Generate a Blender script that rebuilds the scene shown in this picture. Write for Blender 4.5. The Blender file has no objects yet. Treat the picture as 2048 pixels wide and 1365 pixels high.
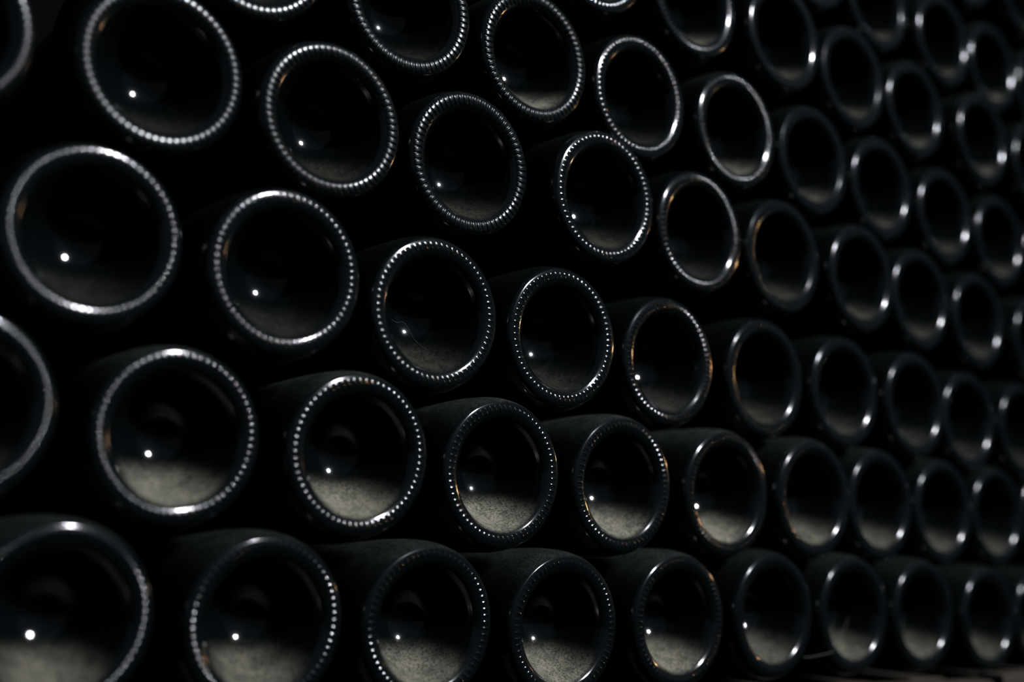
import bpy, bmesh, math, random
from mathutils import Matrix, Vector

random.seed(7)
S = bpy.context.scene
COL = S.collection
PI = math.pi

# ------------------------------------------------------------------ camera
# world: X runs along the stacked rows, Y into the stack, Z up, floor at z = 0
cam_d = bpy.data.cameras.new('camera')
cam = bpy.data.objects.new('camera', cam_d)
COL.objects.link(cam)
RIGHT = (0.774312, -0.631062, 0.046931)
DOWN = (0.147653, 0.108058, -0.983119)
FWD = (0.615337, 0.768170, 0.176849)
CAM_Z = 0.1003
cam.matrix_world = Matrix(((RIGHT[0], -DOWN[0], -FWD[0], 0.0),
                           (RIGHT[1], -DOWN[1], -FWD[1], 0.0),
                           (RIGHT[2], -DOWN[2], -FWD[2], CAM_Z),
                           (0, 0, 0, 1)))
cam_d.sensor_fit = 'HORIZONTAL'
cam_d.sensor_width = 36.0
cam_d.lens = 40.178
cam_d.clip_start = 0.02
cam_d.dof.use_dof = True
cam_d.dof.focus_distance = 0.607
cam_d.dof.aperture_fstop = 2.75
S.camera = cam

# ------------------------------------------------------------- world, lamps
w = bpy.data.worlds.new('cellar_air')
S.world = w
w.use_nodes = True
bg = w.node_tree.nodes['Background']
bg.inputs['Color'].default_value = (0.62, 0.84, 1.0, 1)
bg.inputs['Strength'].default_value = 0.07


def lamp(name, loc, col, watts, rad):
    d = bpy.data.lights.new(name, 'POINT')
    d.color = col
    d.energy = watts
    d.shadow_soft_size = rad
    o = bpy.data.objects.new(name, d)
    o.location = loc
    COL.objects.link(o)
    return o


lamp('cellar_lamp', (1.104, -1.794, 1.759 + CAM_Z), (0.90, 0.94, 1.0), 640.0, 0.13)
lamp('corridor_lamp', (4.9, -0.40, 0.87 + CAM_Z), (1.0, 0.58, 0.28), 42.0, 0.06)

S.view_settings.view_transform = 'Standard'
S.view_settings.look = 'None'
S.view_settings.exposure = 0.0
S.view_settings.gamma = 1.0
S.view_settings.use_curve_mapping = False


# ---------------------------------------------------------------- materials
def new_mat(name):
    m = bpy.data.materials.new(name)
    m.use_nodes = True
    nt = m.node_tree
    nt.nodes.clear()
    out = nt.nodes.new('ShaderNodeOutputMaterial')
    return m, nt, out


def node(nt, kind, **kw):
    n = nt.nodes.new(kind)
    for k, v in kw.items():
        if hasattr(n, k):
            setattr(n, k, v)
        else:
            n.inputs[k].default_value = v
    return n


def math_node(nt, op, a, b=None):
    n = nt.nodes.new('ShaderNodeMath')
    n.operation = op
    for i, v in enumerate((a, b)):
        if v is None:
            continue
        if isinstance(v, (int, float)):
            n.inputs[i].default_value = v
        else:
            nt.links.new(v, n.inputs[i])
    return n.outputs[0]


def ramp(nt, val, a, b, lo=0.0, hi=1.0):
    n = nt.nodes.new('ShaderNodeMapRange')
    n.interpolation_type = 'SMOOTHSTEP'
    for k, v in (('From Min', a), ('From Max', b), ('To Min', lo), ('To Max', hi)):
        n.inputs[k].default_value = v
    nt.links.new(val, n.inputs['Value'])
    return n.outputs['Result']


def glass_mat(name, film, dusty, flank=False, side=False, polish=0.055, coat=1.0):
    """near-black green bottle glass; settled dust lies on faces that look up"""
    m, nt, out = new_mat(name)
    L = nt.links.new
    p = node(nt, 'ShaderNodeBsdfPrincipled')
    p.inputs['Base Color'].default_value = (0.0012, 0.0020, 0.0022, 1)
    p.inputs['Roughness'].default_value = film
    p.inputs['IOR'].default_value = 1.5
    p.inputs['Specular IOR Level'].default_value = 0.014
    p.inputs['Coat Weight'].default_value = coat
    p.inputs['Coat Roughness'].default_value = polish
    p.inputs['Coat IOR'].default_value = 1.45
    tc = node(nt, 'ShaderNodeTexCoord')
    oi = node(nt, 'ShaderNodeObjectInfo')
    off = node(nt, 'ShaderNodeVectorMath', operation='MULTIPLY_ADD')
    comb = node(nt, 'ShaderNodeCombineXYZ')
    for k in range(3):
        L(oi.outputs['Random'], comb.inputs[k])
    L(comb.outputs[0], off.inputs[0])
    off.inputs[1].default_value = (7.0, 3.0, 5.0)
    L(tc.outputs['Object'], off.inputs[2])
    n1 = node(nt, 'ShaderNodeTexNoise')
    n1.inputs['Scale'].default_value = 130.0
    n1.inputs['Detail'].default_value = 6.0
    n1.inputs['Roughness'].default_value = 0.62
    L(off.outputs[0], n1.inputs['Vector'])
    n2 = node(nt, 'ShaderNodeTexNoise')
    n2.inputs['Scale'].default_value = 900.0
    n2.inputs['Detail'].default_value = 3.0
    L(off.outputs[0], n2.inputs['Vector'])
    if flank:
        # the steep flank of the hollow is dull with fine dirt, its dome and lip stay polished
        sx = node(nt, 'ShaderNodeSeparateXYZ')
        L(tc.outputs['Object'], sx.inputs[0])
        rad = math_node(nt, 'SQRT', math_node(nt, 'ADD', math_node(nt, 'MULTIPLY', sx.outputs['X'], sx.outputs['X']),
                                              math_node(nt, 'MULTIPLY', sx.outputs['Z'], sx.outputs['Z'])))
        band = math_node(nt, 'MULTIPLY', ramp(nt, rad, 0.0145, 0.0180), ramp(nt, rad, 0.0268, 0.0278, 1.0, 0.0))
        lip = math_node(nt, 'MULTIPLY', ramp(nt, rad, 0.0270, 0.0278), 0.095)
        L(math_node(nt, 'ADD', ramp(nt, band, 0.0, 1.0, 0.055, 0.5), lip), p.inputs['Coat Roughness'])
        L(ramp(nt, band, 0.0, 1.0, 1.0, 0.03), p.inputs['Coat Weight'])
        L(ramp(nt, band, 0.0, 1.0, 0.02, 0.0), p.inputs['Specular IOR Level'])
    if side:
        # handling and dust have dulled the bottle's side; the heel next to the base still shines
        sx = node(nt, 'ShaderNodeSeparateXYZ')
        L(tc.outputs['Object'], sx.inputs[0])
        band = ramp(nt, sx.outputs['Y'], 0.0035, 0.010)
        L(ramp(nt, band, 0.0, 1.0, 0.14, 0.45), p.inputs['Coat Roughness'])
        L(ramp(nt, band, 0.0, 1.0, 1.0, 0.15), p.inputs['Coat Weight'])
    geo = node(nt, 'ShaderNodeNewGeometry')
    sep = node(nt, 'ShaderNodeSeparateXYZ')
    L(geo.outputs['Normal'], sep.inputs[0])
    up = ramp(nt, sep.outputs['Z'], 0.30, 1.0)
    blot = ramp(nt, n1.outputs['Fac'], 0.30, 0.62, 0.55, 1.0)
    fine = ramp(nt, n2.outputs['Fac'], 0.34, 0.60, 0.35, 1.0)
    att = node(nt, 'ShaderNodeAttribute', attribute_type='OBJECT', attribute_name='dust')
    up = math_node(nt, 'POWER', up, 1.5)
    mask = math_node(nt, 'MULTIPLY', math_node(nt, 'MULTIPLY', up, blot), fine)
    mask = math_node(nt, 'MULTIPLY', mask, att.outputs['Fac'])
    mask = math_node(nt, 'MULTIPLY', mask, dusty)
    mask = math_node(nt, 'MINIMUM', mask, 0.95)
    # a breath of dust everywhere roughens the film
    d = node(nt, 'ShaderNodeBsdfDiffuse')
    cr = node(nt, 'ShaderNodeMix', data_type='RGBA')
    cr.inputs['A'].default_value = (0.10, 0.12, 0.112, 1) if side else (0.135, 0.14, 0.12, 1)
    cr.inputs['B'].default_value = (0.17, 0.18, 0.16, 1) if side else (0.23, 0.20, 0.15, 1)
    L(n1.outputs['Fac'], cr.inputs['Factor'])
    L(cr.outputs['Result'], d.inputs['Color'])
    mx = node(nt, 'ShaderNodeMixShader')
    L(mask, mx.inputs[0])
    L(p.outputs[0], mx.inputs[1])
    L(d.outputs[0], mx.inputs[2])
    L(mx.outputs[0], out.inputs['Surface'])
    return m


def plain_mat(name, col, col2, rough, scale, metallic=0.0, bump=0.0, stretch=(1, 1, 1)):
    m, nt, out = new_mat(name)
    L = nt.links.new
    p = node(nt, 'ShaderNodeBsdfPrincipled')
    p.inputs['Roughness'].default_value = rough
    p.inputs['Metallic'].default_value = metallic
    p.inputs['Specular IOR Level'].default_value = 0.5 if metallic else 0.02
    tc = node(nt, 'ShaderNodeTexCoord')
    mp = node(nt, 'ShaderNodeMapping')
    mp.inputs['Scale'].default_value = stretch
    L(tc.outputs['Object'], mp.inputs[0])
    n = node(nt, 'ShaderNodeTexNoise')
    n.inputs['Scale'].default_value = scale
    n.inputs['Detail'].default_value = 6
    L(mp.outputs[0], n.inputs['Vector'])
    cr = node(nt, 'ShaderNodeMix', data_type='RGBA')
    cr.inputs['A'].default_value = (*col, 1)
    cr.inputs['B'].default_value = (*col2, 1)
    L(n.outputs['Fac'], cr.inputs['Factor'])
    L(cr.outputs['Result'], p.inputs['Base Color'])
    if bump:
        b = node(nt, 'ShaderNodeBump')
        b.inputs['Strength'].default_value = bump
        b.inputs['Distance'].default_value = 0.004
        L(n.outputs['Fac'], b.inputs['Height'])
        L(b.outputs[0], p.inputs['Normal'])
    L(p.outputs[0], out.inputs['Surface'])
    return m


GLASS = glass_mat('dusty_bottle_glass', 0.30, 0.25, polish=0.105)
RIBGLASS = glass_mat('satin_ribbed_glass', 0.24, 0.25, polish=0.21, coat=0.65)
PUNTGLASS = glass_mat('dusty_hollow_glass', 0.20, 1.0, True)
BODYGLASS = glass_mat('dusty_bottle_side', 0.42, 0.13, side=True)
CAPMETAL = plain_mat('crown_cap_metal', (0.30, 0.27, 0.20), (0.20, 0.18, 0.14), 0.4, 60, 1.0)
WOOD = plain_mat('old_lath_wood', (0.020, 0.017, 0.014), (0.045, 0.038, 0.030), 0.8, 30, 0, 0.5, (1, 9, 9))
EARTH = plain_mat('packed_dark_earth', (0.0008, 0.0008, 0.0009), (0.002, 0.002, 0.002), 0.95, 14, 0, 0.6)
THREAD = plain_mat('cobweb_grey', (0.05, 0.05, 0.048), (0.10, 0.10, 0.095), 0.8, 40)


# ------------------------------------------------------------------ helpers
def link_mesh(name, bm, mat, parent=None, smooth=True):
    me = bpy.data.meshes.new(name)
    bm.to_mesh(me)
    bm.free()
    me.materials.append(mat)
    if smooth:
        for p in me.polygons:
            p.use_smooth = True
    o = bpy.data.objects.new(name, me)
    COL.objects.link(o)
    if parent:
        o.parent = parent
    return o


def lathe(bm, prof, seg, close_start=False, close_end=False):
    """revolve (radius, y) points about the local Y axis; faces look away from the glass"""
    rings = []
    for r, y in prof:
        rings.append([bm.verts.new((r * math.cos(2 * PI * k / seg), y, r * math.sin(2 * PI * k / seg)))
                      for k in range(seg)])
    for a, b in zip(rings, rings[1:]):
        for k in range(seg):
            k2 = (k + 1) % seg
            bm.faces.new((a[k], a[k2], b[k2], b[k]))
    if close_start:
        v = bm.verts.new((0, close_start, 0))
        for k in range(seg):
            bm.faces.new((v, rings[0][(k + 1) % seg], rings[0][k]))
    if close_end:
        v = bm.verts.new((0, close_end, 0))
        for k in range(seg):
            bm.faces.new((v, rings[-1][k], rings[-1][(k + 1) % seg]))
    bmesh.ops.recalc_face_normals(bm, faces=bm.faces[:])
    return rings


def box(bm, x0, x1, y0, y1, z0, z1, bev=0.0, jit=0.0):
    g = bmesh.ops.create_cube(bm, size=1.0)
    for v in g['verts']:
        v.co = Vector(((x0 + x1) / 2 + v.co.x * (x1 - x0), (y0 + y1) / 2 + v.co.y * (y1 - y0),
                       (z0 + z1) / 2 + v.co.z * (z1 - z0)))
    if bev:
        es = list({e for v in g['verts'] for e in v.link_edges})
        bmesh.ops.bevel(bm, geom=es, offset=bev, segments=2, affect='EDGES', profile=0.5)
    if jit:
        for v in bm.verts:
            v.co.z += random.uniform(-jit, jit)
            v.co.y += random.uniform(-jit, jit)


def tube(bm, pts, rad, seg=6):
    rings = []
    for i, p in enumerate(pts):
        a = pts[max(0, i - 1)]
        b = pts[min(len(pts) - 1, i + 1)]
        t = (b - a).normalized()
        u = t.cross(Vector((0.3, 0.1, 1))).normalized()
        v = t.cross(u)
        rr = rad * (1 if 0 < i < len(pts) - 1 else 0.3)
        rings.append([bm.verts.new(p + rr * (math.cos(2 * PI * k / seg) * u + math.sin(2 * PI * k / seg) * v))
                      for k in range(seg)])
    for a, b in zip(rings, rings[1:]):
        for k in range(seg):
            bm.faces.new((a[k], a[(k + 1) % seg], b[(k + 1) % seg], b[k]))
    bm.faces.new(rings[0][::-1])
    bm.faces.new(rings[-1])
    bmesh.ops.recalc_face_normals(bm, faces=bm.faces[:])


def smooth_path(pts, n=5):
    out = []
    P = [pts[0]] + list(pts) + [pts[-1]]
    for i in range(1, len(P) - 2):
        p0, p1, p2, p3 = P[i - 1], P[i], P[i + 1], P[i + 2]
        for k in range(n):
            t = k / n
            out.append(0.5 * ((2 * p1) + (p2 - p0) * t + (2 * p0 - 5 * p1 + 4 * p2 - p3) * t * t
                              + (3 * p1 - p0 - 3 * p2 + p3) * t ** 3))
    out.append(pts[-1])
    return out


# ------------------------------------------------------------------ setting
def struct(name, bm, mat):
    o = link_mesh(name, bm, mat, smooth=False)
    o['kind'] = 'structure'
    return o


bm = bmesh.new()
box(bm, -1.2, 3.2, -2.6, 1.0, -0.08, 0.0)
struct('floor', bm, EARTH)
bm = bmesh.new()
box(bm, -1.2, 3.2, 0.86, 1.0, 0.0, 2.6)
struct('wall_back', bm, EARTH)

bm = bmesh.new()
box(bm, 1.15, 1.45, 0.354, 0.86, 0.0, 2.6)
struct('added_shade_wall', bm, EARTH)  # added out of view, to keep the corridor lamp's light off the far bottles

# ------------------------------------------------------- the bottle pattern
R_APEX = 0.022           # the hollow's dome radius
PUNT_D = 0.035           # depth of the hollow
mm = 0.001


# slope of the glass across the base (radius in mm, rise per radius), from the hollow's lip to the heel
SLOPE = [(27.0, -3.6), (27.6, -3.0), (28.0, -2.3), (28.5, -1.65), (29.0, -1.22), (29.5, -0.95), (30.0, -0.75),
         (30.5, -0.58), (31.0, -0.44), (31.5, -0.33), (32.0, -0.23), (33.0, -0.12), (34.0, -0.04), (35.0, 0.04),
         (36.0, 0.14), (36.5, 0.22), (37.0, 0.36), (37.4, 0.60), (37.8, 1.0), (38.2, 1.5), (38.6, 2.1), (39.0, 2.8),
         (39.5, 3.8), (40.0, 5.2), (40.6, 8.0), (41.0, 14.0), (41.3, 14.0)]


def slope(r):
    for (r0, s0), (r1, s1) in zip(SLOPE, SLOPE[1:]):
        if r <= r1:
            return s0 + (s1 - s0) * (r - r0) / (r1 - r0)
    return SLOPE[-1][1]


def rim_y(r):
    """height of the rim surface over the base plane, integrated from the crest outwards"""
    n = 60
    h = (r - 34.0) / n
    return -0.5 + sum(slope(34.0 + (k + 0.5) * h) for k in range(n)) * h


def punt_profile():
    pr = []
    for k in range(1, 21):
        r = 19.0 * k / 20
        pr.append((r * mm, (35.0 - 22.0 + math.sqrt(22.0 ** 2 - r * r)) * mm))
    # straight flank, then the smooth inner lip
    for r, y in ((21.0, 20.0), (22.7, 16.3), (24.3, 12.6), (25.5, 9.7), (26.4, 7.2), (27.1, 5.2)):
        pr.append((r * mm, y * mm))
    pr += [(r * mm, rim_y(r) * mm) for r in (27.6, 28.0, 28.4, 28.8, 29.2, 29.6, 30.0, 30.4, 30.8)]
    return pr


def punt_y(r):
    pr = [(0.0, PUNT_D)] + punt_profile()
    for (r0, y0), (r1, y1) in zip(pr, pr[1:]):
        if r <= r1:
            return y0 + (y1 - y0) * (r - r0) / (r1 - r0)
    return 0.0


N_RIB = 66
A_SEG = N_RIB * 16


def make_punt():
    bm = bmesh.new()
    lathe(bm, punt_profile(), 96, close_start=PUNT_D)
    return bm


BOLD_RIB = 0.62
FINE_RIB = 0.34
FAINT_RIB = 0.20


def make_ring(height=FINE_RIB, sharp=5.0, r_in=31.9, r_out=36.0, dome=1.0):
    bm = bmesh.new()
    base = [(r, rim_y(r)) for r in (30.8, 31.2, 31.6, 32.0, 32.4, 32.8, 33.2, 33.6, 34.0,
                                  34.4, 34.8, 35.2, 35.6, 36.0, 36.4, 36.8, 37.1)]
    n = len(base)
    rings = []
    for i, (r, y) in enumerate(base):
        t = min(1.0, max(0.0, (r - r_in) / (r_out - r_in)))
        env = math.sin(PI * t) ** dome
        a = base[max(0, i - 1)]
        b = base[min(n - 1, i + 1)]
        tx, ty = b[0] - a[0], b[1] - a[1]
        l = math.hypot(tx, ty)
        nx, ny = ty / l, -tx / l          # outward: towards the viewer
        ring = []
        for k in range(A_SEG):
            ph = (k % 16) / 16.0
            if sharp > 1:
                rib = (0.5 - 0.5 * math.cos(2 * PI * ph)) ** sharp
            else:                         # broad flat bars parted by narrow grooves
                g = min(1.0, abs(math.sin(PI * ph)) / sharp)
                rib = g * g * (3 - 2 * g)
            h = height * env * rib
            rr, yy = (r + nx * h) * mm, (y + ny * h) * mm
            th = 2 * PI * k / A_SEG
            ring.append(bm.verts.new((rr * math.cos(th), yy, rr * math.sin(th))))
        rings.append(ring)
    for a, b in zip(rings, rings[1:]):
        for k in range(A_SEG):
            k2 = (k + 1) % A_SEG
            bm.faces.new((a[k], a[k2], b[k2], b[k]))
    bmesh.ops.recalc_face_normals(bm, faces=bm.faces[:])
    v = Vector((0, 0, 0))
    # open strip: make sure it looks out of the bottle (towards -Y)
    s = sum(f.normal.y * f.calc_area() for f in bm.faces)
    if s > 0:
        bmesh.ops.reverse_faces(bm, faces=bm.faces[:])
    return bm


R_BODY = 41.2


def make_body():
    bm = bmesh.new()
    pr = [(r, rim_y(r)) for r in (37.1, 37.3, 37.5, 37.75, 38.0, 38.3, 38.6, 38.9, 39.2, 39.6, 40.0, 40.4, 40.8)]
    pr += [(R_BODY, 24.0), (R_BODY, 60.0), (R_BODY, 110.0), (R_BODY, 150.0), (40.6, 163.0), (38.2, 178.0),
          (33.5, 194.0), (27.5, 210.0), (22.0, 226.0), (18.0, 242.0), (15.6, 258.0), (14.6, 272.0), (14.4, 280.0),
          (15.4, 281.5), (15.4, 287.0), (14.2, 288.5), (13.3, 294.0), (13.3, 297.0)]
    lathe(bm, [(r * mm, y * mm) for r, y in pr], 96, close_end=0.2975)
    return bm


def make_cap():
    bm = bmesh.new()
    rings = []
    seg = 42
    for r, y, f in ((16.2, 292.5, 1.0), (15.6, 295.0, 0.5), (14.6, 298.2, 0.1), (13.2, 299.4, 0.0), (8.0, 299.6, 0.0)):
        rings.append([bm.verts.new(((r + f * 0.6 * (1 if k % 2 else -1)) * mm * math.cos(2 * PI * k / seg), y * mm,
                                    (r + f * 0.6 * (1 if k % 2 else -1)) * mm * math.sin(2 * PI * k / seg)))
                      for k in range(seg)])
    for a, b in zip(rings, rings[1:]):
        for k in range(seg):
            bm.faces.new((a[k], a[(k + 1) % seg], b[(k + 1) % seg], b[k]))
    v = bm.verts.new((0, 0.2996, 0))
    for k in range(seg):
        bm.faces.new((v, rings[-1][k], rings[-1][(k + 1) % seg]))
    bmesh.ops.recalc_face_normals(bm, faces=bm.faces[:])
    return bm


ORD = ['', 'first', 'second', 'third', 'fourth', 'fifth', 'sixth', 'seventh', 'eighth', 'ninth', 'tenth', 'eleventh']
ROWNAME = {'d': 'lowest row', 'c': 'second row up', 'b': 'third row up', 'a': 'fourth row up', 't': 'fifth row up',
           's': 'sixth row up', 'r': 'seventh row up', 'q': 'topmost row'}
GROUP = 'wine bottles stacked base outward'

root = bpy.data.objects.new('wine_bottle', None)
COL.objects.link(root)
root.empty_display_size = 0.03
PARTS = [link_mesh('body', make_body(), BODYGLASS, root), link_mesh('knurled_ring', make_ring(), GLASS, root),
         link_mesh('punt', make_punt(), PUNTGLASS, root), link_mesh('crown_cap', make_cap(), CAPMETAL, root)]

# row letter, x, y, z of the base centre, amount of settled dust, kind of moulded ribs, partly in view
BOTTLES = [
    ('d', 0.1545, 0.4680, 0.0631, 0.76, 0, 0),
    ('d', 0.2441, 0.4674, 0.0616, 0.76, 0, 0),
    ('d', 0.3324, 0.4683, 0.0605, 0.95, 0, 0),
    ('d', 0.4218, 0.4691, 0.0590, 1.05, 0, 0),
    ('d', 0.5117, 0.4689, 0.0620, 1.05, 0, 0),
    ('d', 0.5991, 0.4687, 0.0653, 0.51, 2, 0),
    ('d', 0.6823, 0.4670, 0.0657, 0.63, 2, 0),
    ('d', 0.7650, 0.4656, 0.0655, 0.51, 2, 0),
    ('d', 0.8584, 0.4668, 0.0628, 0.40, 2, 0),
    ('d', 0.9420, 0.4695, 0.0626, 0.29, 2, 1),
    ('c', 0.1061, 0.4680, 0.1432, 0.32, 0, 1),
    ('c', 0.1974, 0.4722, 0.1401, 1.08, 0, 0),
    ('c', 0.2837, 0.4638, 0.1395, 1.19, 0, 0),
    ('c', 0.3723, 0.4664, 0.1373, 1.40, 0, 0),
    ('c', 0.4605, 0.4671, 0.1378, 1.30, 0, 0),
    ('c', 0.5496, 0.4664, 0.1385, 1.19, 0, 0),
    ('c', 0.6331, 0.4633, 0.1408, 0.71, 2, 0),
    ('c', 0.7158, 0.4676, 0.1413, 0.52, 2, 0),
    ('c', 0.7986, 0.4683, 0.1411, 0.39, 2, 0),
    ('c', 0.8816, 0.4702, 0.1423, 0.32, 2, 0),
    ('c', 0.9658, 0.4742, 0.1444, 0.19, 2, 1),
    ('b', 0.1512, 0.4688, 0.2198, 0.10, 0, 0),
    ('b', 0.2358, 0.4595, 0.2183, 0.12, 0, 0),
    ('b', 0.3207, 0.4614, 0.2135, 0.18, 0, 0),
    ('b', 0.4051, 0.4607, 0.2139, 0.13, 0, 0),
    ('b', 0.4944, 0.4659, 0.2132, 0.18, 0, 0),
    ('b', 0.5881, 0.4687, 0.2156, 0.20, 2, 0),
    ('b', 0.6748, 0.4684, 0.2171, 0.20, 2, 0),
    ('b', 0.7577, 0.4650, 0.2173, 0.16, 2, 0),
    ('b', 0.8404, 0.4694, 0.2143, 0.16, 2, 0),
    ('b', 0.9231, 0.4677, 0.2153, 0.16, 2, 1),
    ('a', 0.0802, 0.4680, 0.2928, 0.10, 1, 1),
    ('a', 0.1731, 0.4707, 0.3008, 0.10, 1, 0),
    ('a', 0.2561, 0.4652, 0.2986, 0.16, 1, 0),
    ('a', 0.3388, 0.4638, 0.2972, 0.20, 1, 0),
    ('a', 0.4310, 0.4581, 0.2991, 0.23, 0, 0),
    ('a', 0.5221, 0.4678, 0.2999, 0.12, 0, 0),
    ('a', 0.6052, 0.4678, 0.3006, 0.24, 2, 0),
    ('a', 0.6909, 0.4648, 0.3009, 0.28, 2, 0),
    ('a', 0.7737, 0.4690, 0.3006, 0.24, 2, 0),
    ('a', 0.8564, 0.4680, 0.2971, 0.24, 2, 0),
    ('a', 0.9510, 0.4675, 0.2932, 0.24, 2, 1),
    ('t', 0.2099, 0.4680, 0.3750, 0.10, 1, 1),
    ('t', 0.2962, 0.4663, 0.3737, 0.10, 1, 0),
    ('t', 0.3829, 0.4684, 0.3725, 1.19, 1, 0),
    ('t', 0.4670, 0.4686, 0.3736, 0.13, 0, 0),
    ('t', 0.5557, 0.4678, 0.3763, 0.71, 0, 0),
    ('t', 0.6385, 0.4679, 0.3770, 0.39, 2, 0),
    ('t', 0.7235, 0.4690, 0.3770, 0.29, 2, 0),
    ('t', 0.8103, 0.4687, 0.3748, 0.26, 2, 0),
    ('t', 0.8938, 0.4680, 0.3715, 0.32, 2, 0),
    ('t', 0.9797, 0.4717, 0.3708, 0.19, 2, 1),
    ('s', 0.4280, 0.4680, 0.4545, 0.43, 2, 1),
    ('s', 0.5139, 0.4680, 0.4540, 0.58, 2, 0),
    ('s', 0.6031, 0.4662, 0.4576, 0.39, 2, 0),
    ('s', 0.6859, 0.4677, 0.4530, 0.39, 2, 0),
    ('s', 0.7686, 0.4680, 0.4521, 0.45, 2, 0),
    ('s', 0.8608, 0.4627, 0.4506, 0.52, 2, 0),
    ('s', 0.9518, 0.4636, 0.4501, 0.26, 2, 1),
    ('r', 0.6398, 0.4673, 0.5318, 0.26, 2, 1),
    ('r', 0.7224, 0.4702, 0.5273, 0.39, 2, 0),
    ('r', 0.8103, 0.4670, 0.5236, 0.39, 2, 0),
    ('r', 0.8930, 0.4693, 0.5268, 0.58, 2, 0),
    ('r', 0.9758, 0.4710, 0.5293, 0.26, 2, 1),
    ('q', 0.8569, 0.4695, 0.6103, 0.39, 2, 1),
    ('q', 0.9552, 0.4695, 0.6148, 0.26, 2, 1),
]
RING_FINE = PARTS[1].data
RINGS = [RING_FINE]
for args, gm in (((BOLD_RIB, 0.75, 30.7, 37.1, 0.35), RIBGLASS), ((FAINT_RIB, 5.0), GLASS)):
    tmp = link_mesh('knurled_ring', make_ring(*args), gm)
    RINGS.append(tmp.data)
    bpy.data.objects.remove(tmp)

count = {}
total = {}
for b in BOTTLES:
    total[b[0]] = total.get(b[0], 0) + 1
MADE = {}
first = True
for row, x, y, z, dust, rib, edge in BOTTLES:
    count[row] = count.get(row, 0) + 1
    i = count[row]
    if first:
        t, parts = root, PARTS
        first = False
    else:
        t = root.copy()
        COL.objects.link(t)
        parts = []
        for ch in PARTS:
            c = ch.copy()
            COL.objects.link(c)
            c.parent = t
            parts.append(c)
    t.location = (x, y, z)
    t.rotation_euler = (0, random.uniform(-PI, PI), 0)
    t['dust'] = dust
    for c in parts:
        c['dust'] = dust
    parts[1].data = RINGS[rib]
    look = 'beaded rim' if edge else ('dust-filled hollow' if dust >= 0.8 else 'dusty hollow' if dust >= 0.3 else 'clean black hollow')
    if i == total[row]:
        place = 'rightmost in the ' + ROWNAME[row]
    elif i == 1:
        place = 'leftmost in the ' + ROWNAME[row]
    else:
        place = ORD[i] + ' from left in the ' + ROWNAME[row]
    t['label'] = 'dark wine bottle, ' + look + ', ' + place
    t['category'] = 'bottle'
    t['group'] = GROUP
    MADE[(row, i)] = t

# marks that single bottles carry: local points are given for an unrotated bottle
HAIR = [(-4.87, 34.1, 0.5), (-3.33, 34.4, -0.3), (-1.34, 34.6, -0.83), (0.47, 34.6, -0.48), (2.21, 34.5, 0.04), (3.6, 34.3, -0.61), (5.0, 34.0, -2.15), (6.31, 33.2, -4.55), (7.64, 31.8, -7.79), (8.87, 30.1, -9.98), (10.18, 28.0, -12.04), (11.31, 25.7, -13.67), (12.15, 23.6, -14.7)]
t = MADE[('b', 3)]
t.rotation_euler = (0, 0.2, 0)
inv = Matrix.Rotation(-0.2, 3, 'Y')
bm = bmesh.new()
tube(bm, smooth_path([inv @ Vector((a * mm, b * mm, c * mm)) for a, b, c in HAIR], 4), 0.00006, 6)
o = link_mesh('hairline', bm, THREAD, t)
o['label'] = 'thin wavy pale hairline beside the lamp glint'
t['label'] = 'dark wine bottle with a wavy pale hairline in its hollow, third row up'

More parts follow.
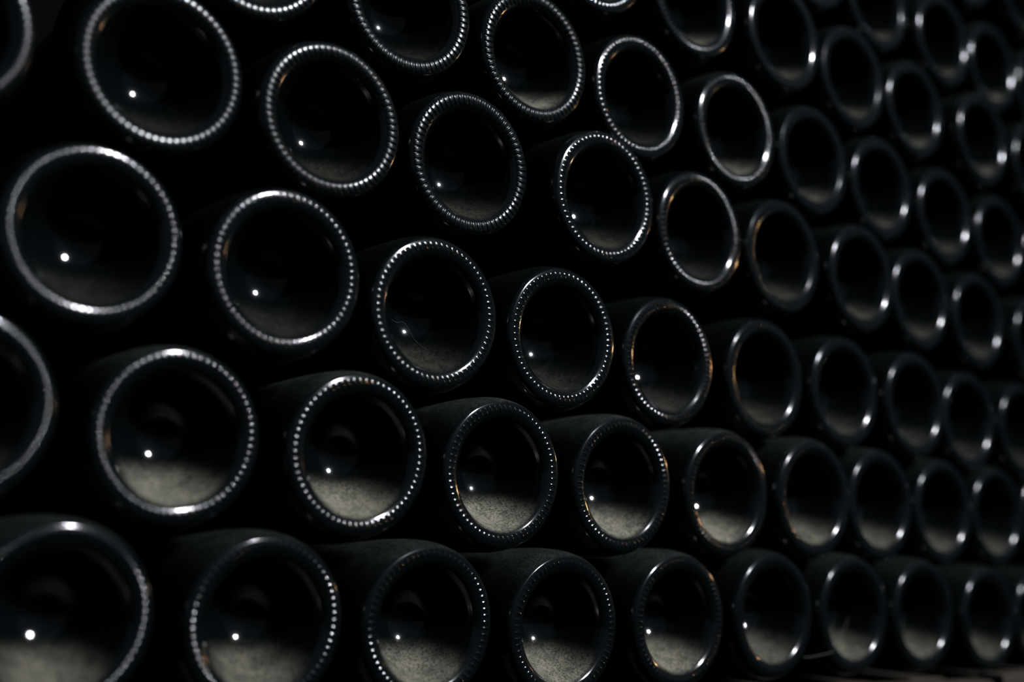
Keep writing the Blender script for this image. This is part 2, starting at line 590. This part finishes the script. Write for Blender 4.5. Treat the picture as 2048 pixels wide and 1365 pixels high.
t = MADE[('d', 7)]
t.rotation_euler = (0, 0.1, 0)
inv = Matrix.Rotation(-0.1, 3, 'Y')
bm = bmesh.new()
tube(bm, smooth_path([inv @ Vector((a * mm, (b - 0.5) * mm, c * mm)) for a, b, c in
                      ((19.5, 19.5, -3.5), (17.0, 21.0, -10.9), (12.9, 22.1, -15.0), (8.2, 20.9, -18.4))], 4), 0.00018, 6)
o = link_mesh('cobweb_strand', bm, THREAD, t)
o['label'] = 'faint grey strand across the hollow'
t['label'] = 'dark wine bottle with a faint grey strand in its dusty hollow, lowest row'

# ------------------------------------------------ wooden plank and battens
def wood(name, label, cat, x0, x1, y0, y1, z0, z1, tilt=0.0):
    bm = bmesh.new()
    n = 10
    xs = [x0 + (x1 - x0) * k / n for k in range(n + 1)]
    rings = []
    for k, x in enumerate(xs):
        e = 0.0006
        j = [random.uniform(-0.0005, 0.0005) for _ in range(4)]
        b = 0.0015
        ring = [(y0 + b, z0), (y1 - b, z0), (y1, z0 + b), (y1, z1 - b), (y1 - b, z1), (y0 + b, z1 + min(0, j[0])),
                (y0 + j[1], z1 - b), (y0 + j[2], z0 + b)]
        rings.append([bm.verts.new((x, p[0], p[1] + (tilt * (x - x0) if p[1] > z0 + b * 1.5 else 0))) for p in ring])
    for a, c in zip(rings, rings[1:]):
        for k in range(8):
            bm.faces.new((a[k], a[(k + 1) % 8], c[(k + 1) % 8], c[k]))
    bm.faces.new(rings[0][::-1])
    bm.faces.new(rings[-1])
    bmesh.ops.recalc_face_normals(bm, faces=bm.faces[:])
    o = link_mesh(name, bm, WOOD, smooth=False)
    o['label'] = label
    o['category'] = cat
    return o


wood('wooden_plank', 'long weathered wooden plank under the lowest row of bottles', 'plank', -0.3, 1.14, 0.49, 0.72, 0.0, 0.0174)
wood('wooden_batten', 'thin dark wooden batten in front of the lowest bottle row', 'batten', 0.66, 0.8235, 0.447, 0.4615, 0.0, 0.0226, -0.014)
wood('wooden_batten', 'pale brown wooden batten at the bottom right corner', 'batten', 0.827, 1.14, 0.441, 0.4605, 0.0, 0.0246)

# --------------------------------------------------------------- cobweb
bm = bmesh.new()
tube(bm, smooth_path([Vector(p) for p in ((0.6262, 0.4675, 0.0392), (0.634, 0.4672, 0.0392), (0.6431, 0.4668, 0.0402),
                                          (0.6506, 0.4660, 0.0412), (0.6560, 0.4655, 0.0424))], 5), 0.00018, 6)
o = link_mesh('cobweb_thread', bm, THREAD)
o['label'] = 'loose grey cobweb thread hanging between two bottles of the lowest row'
o['category'] = 'cobweb'
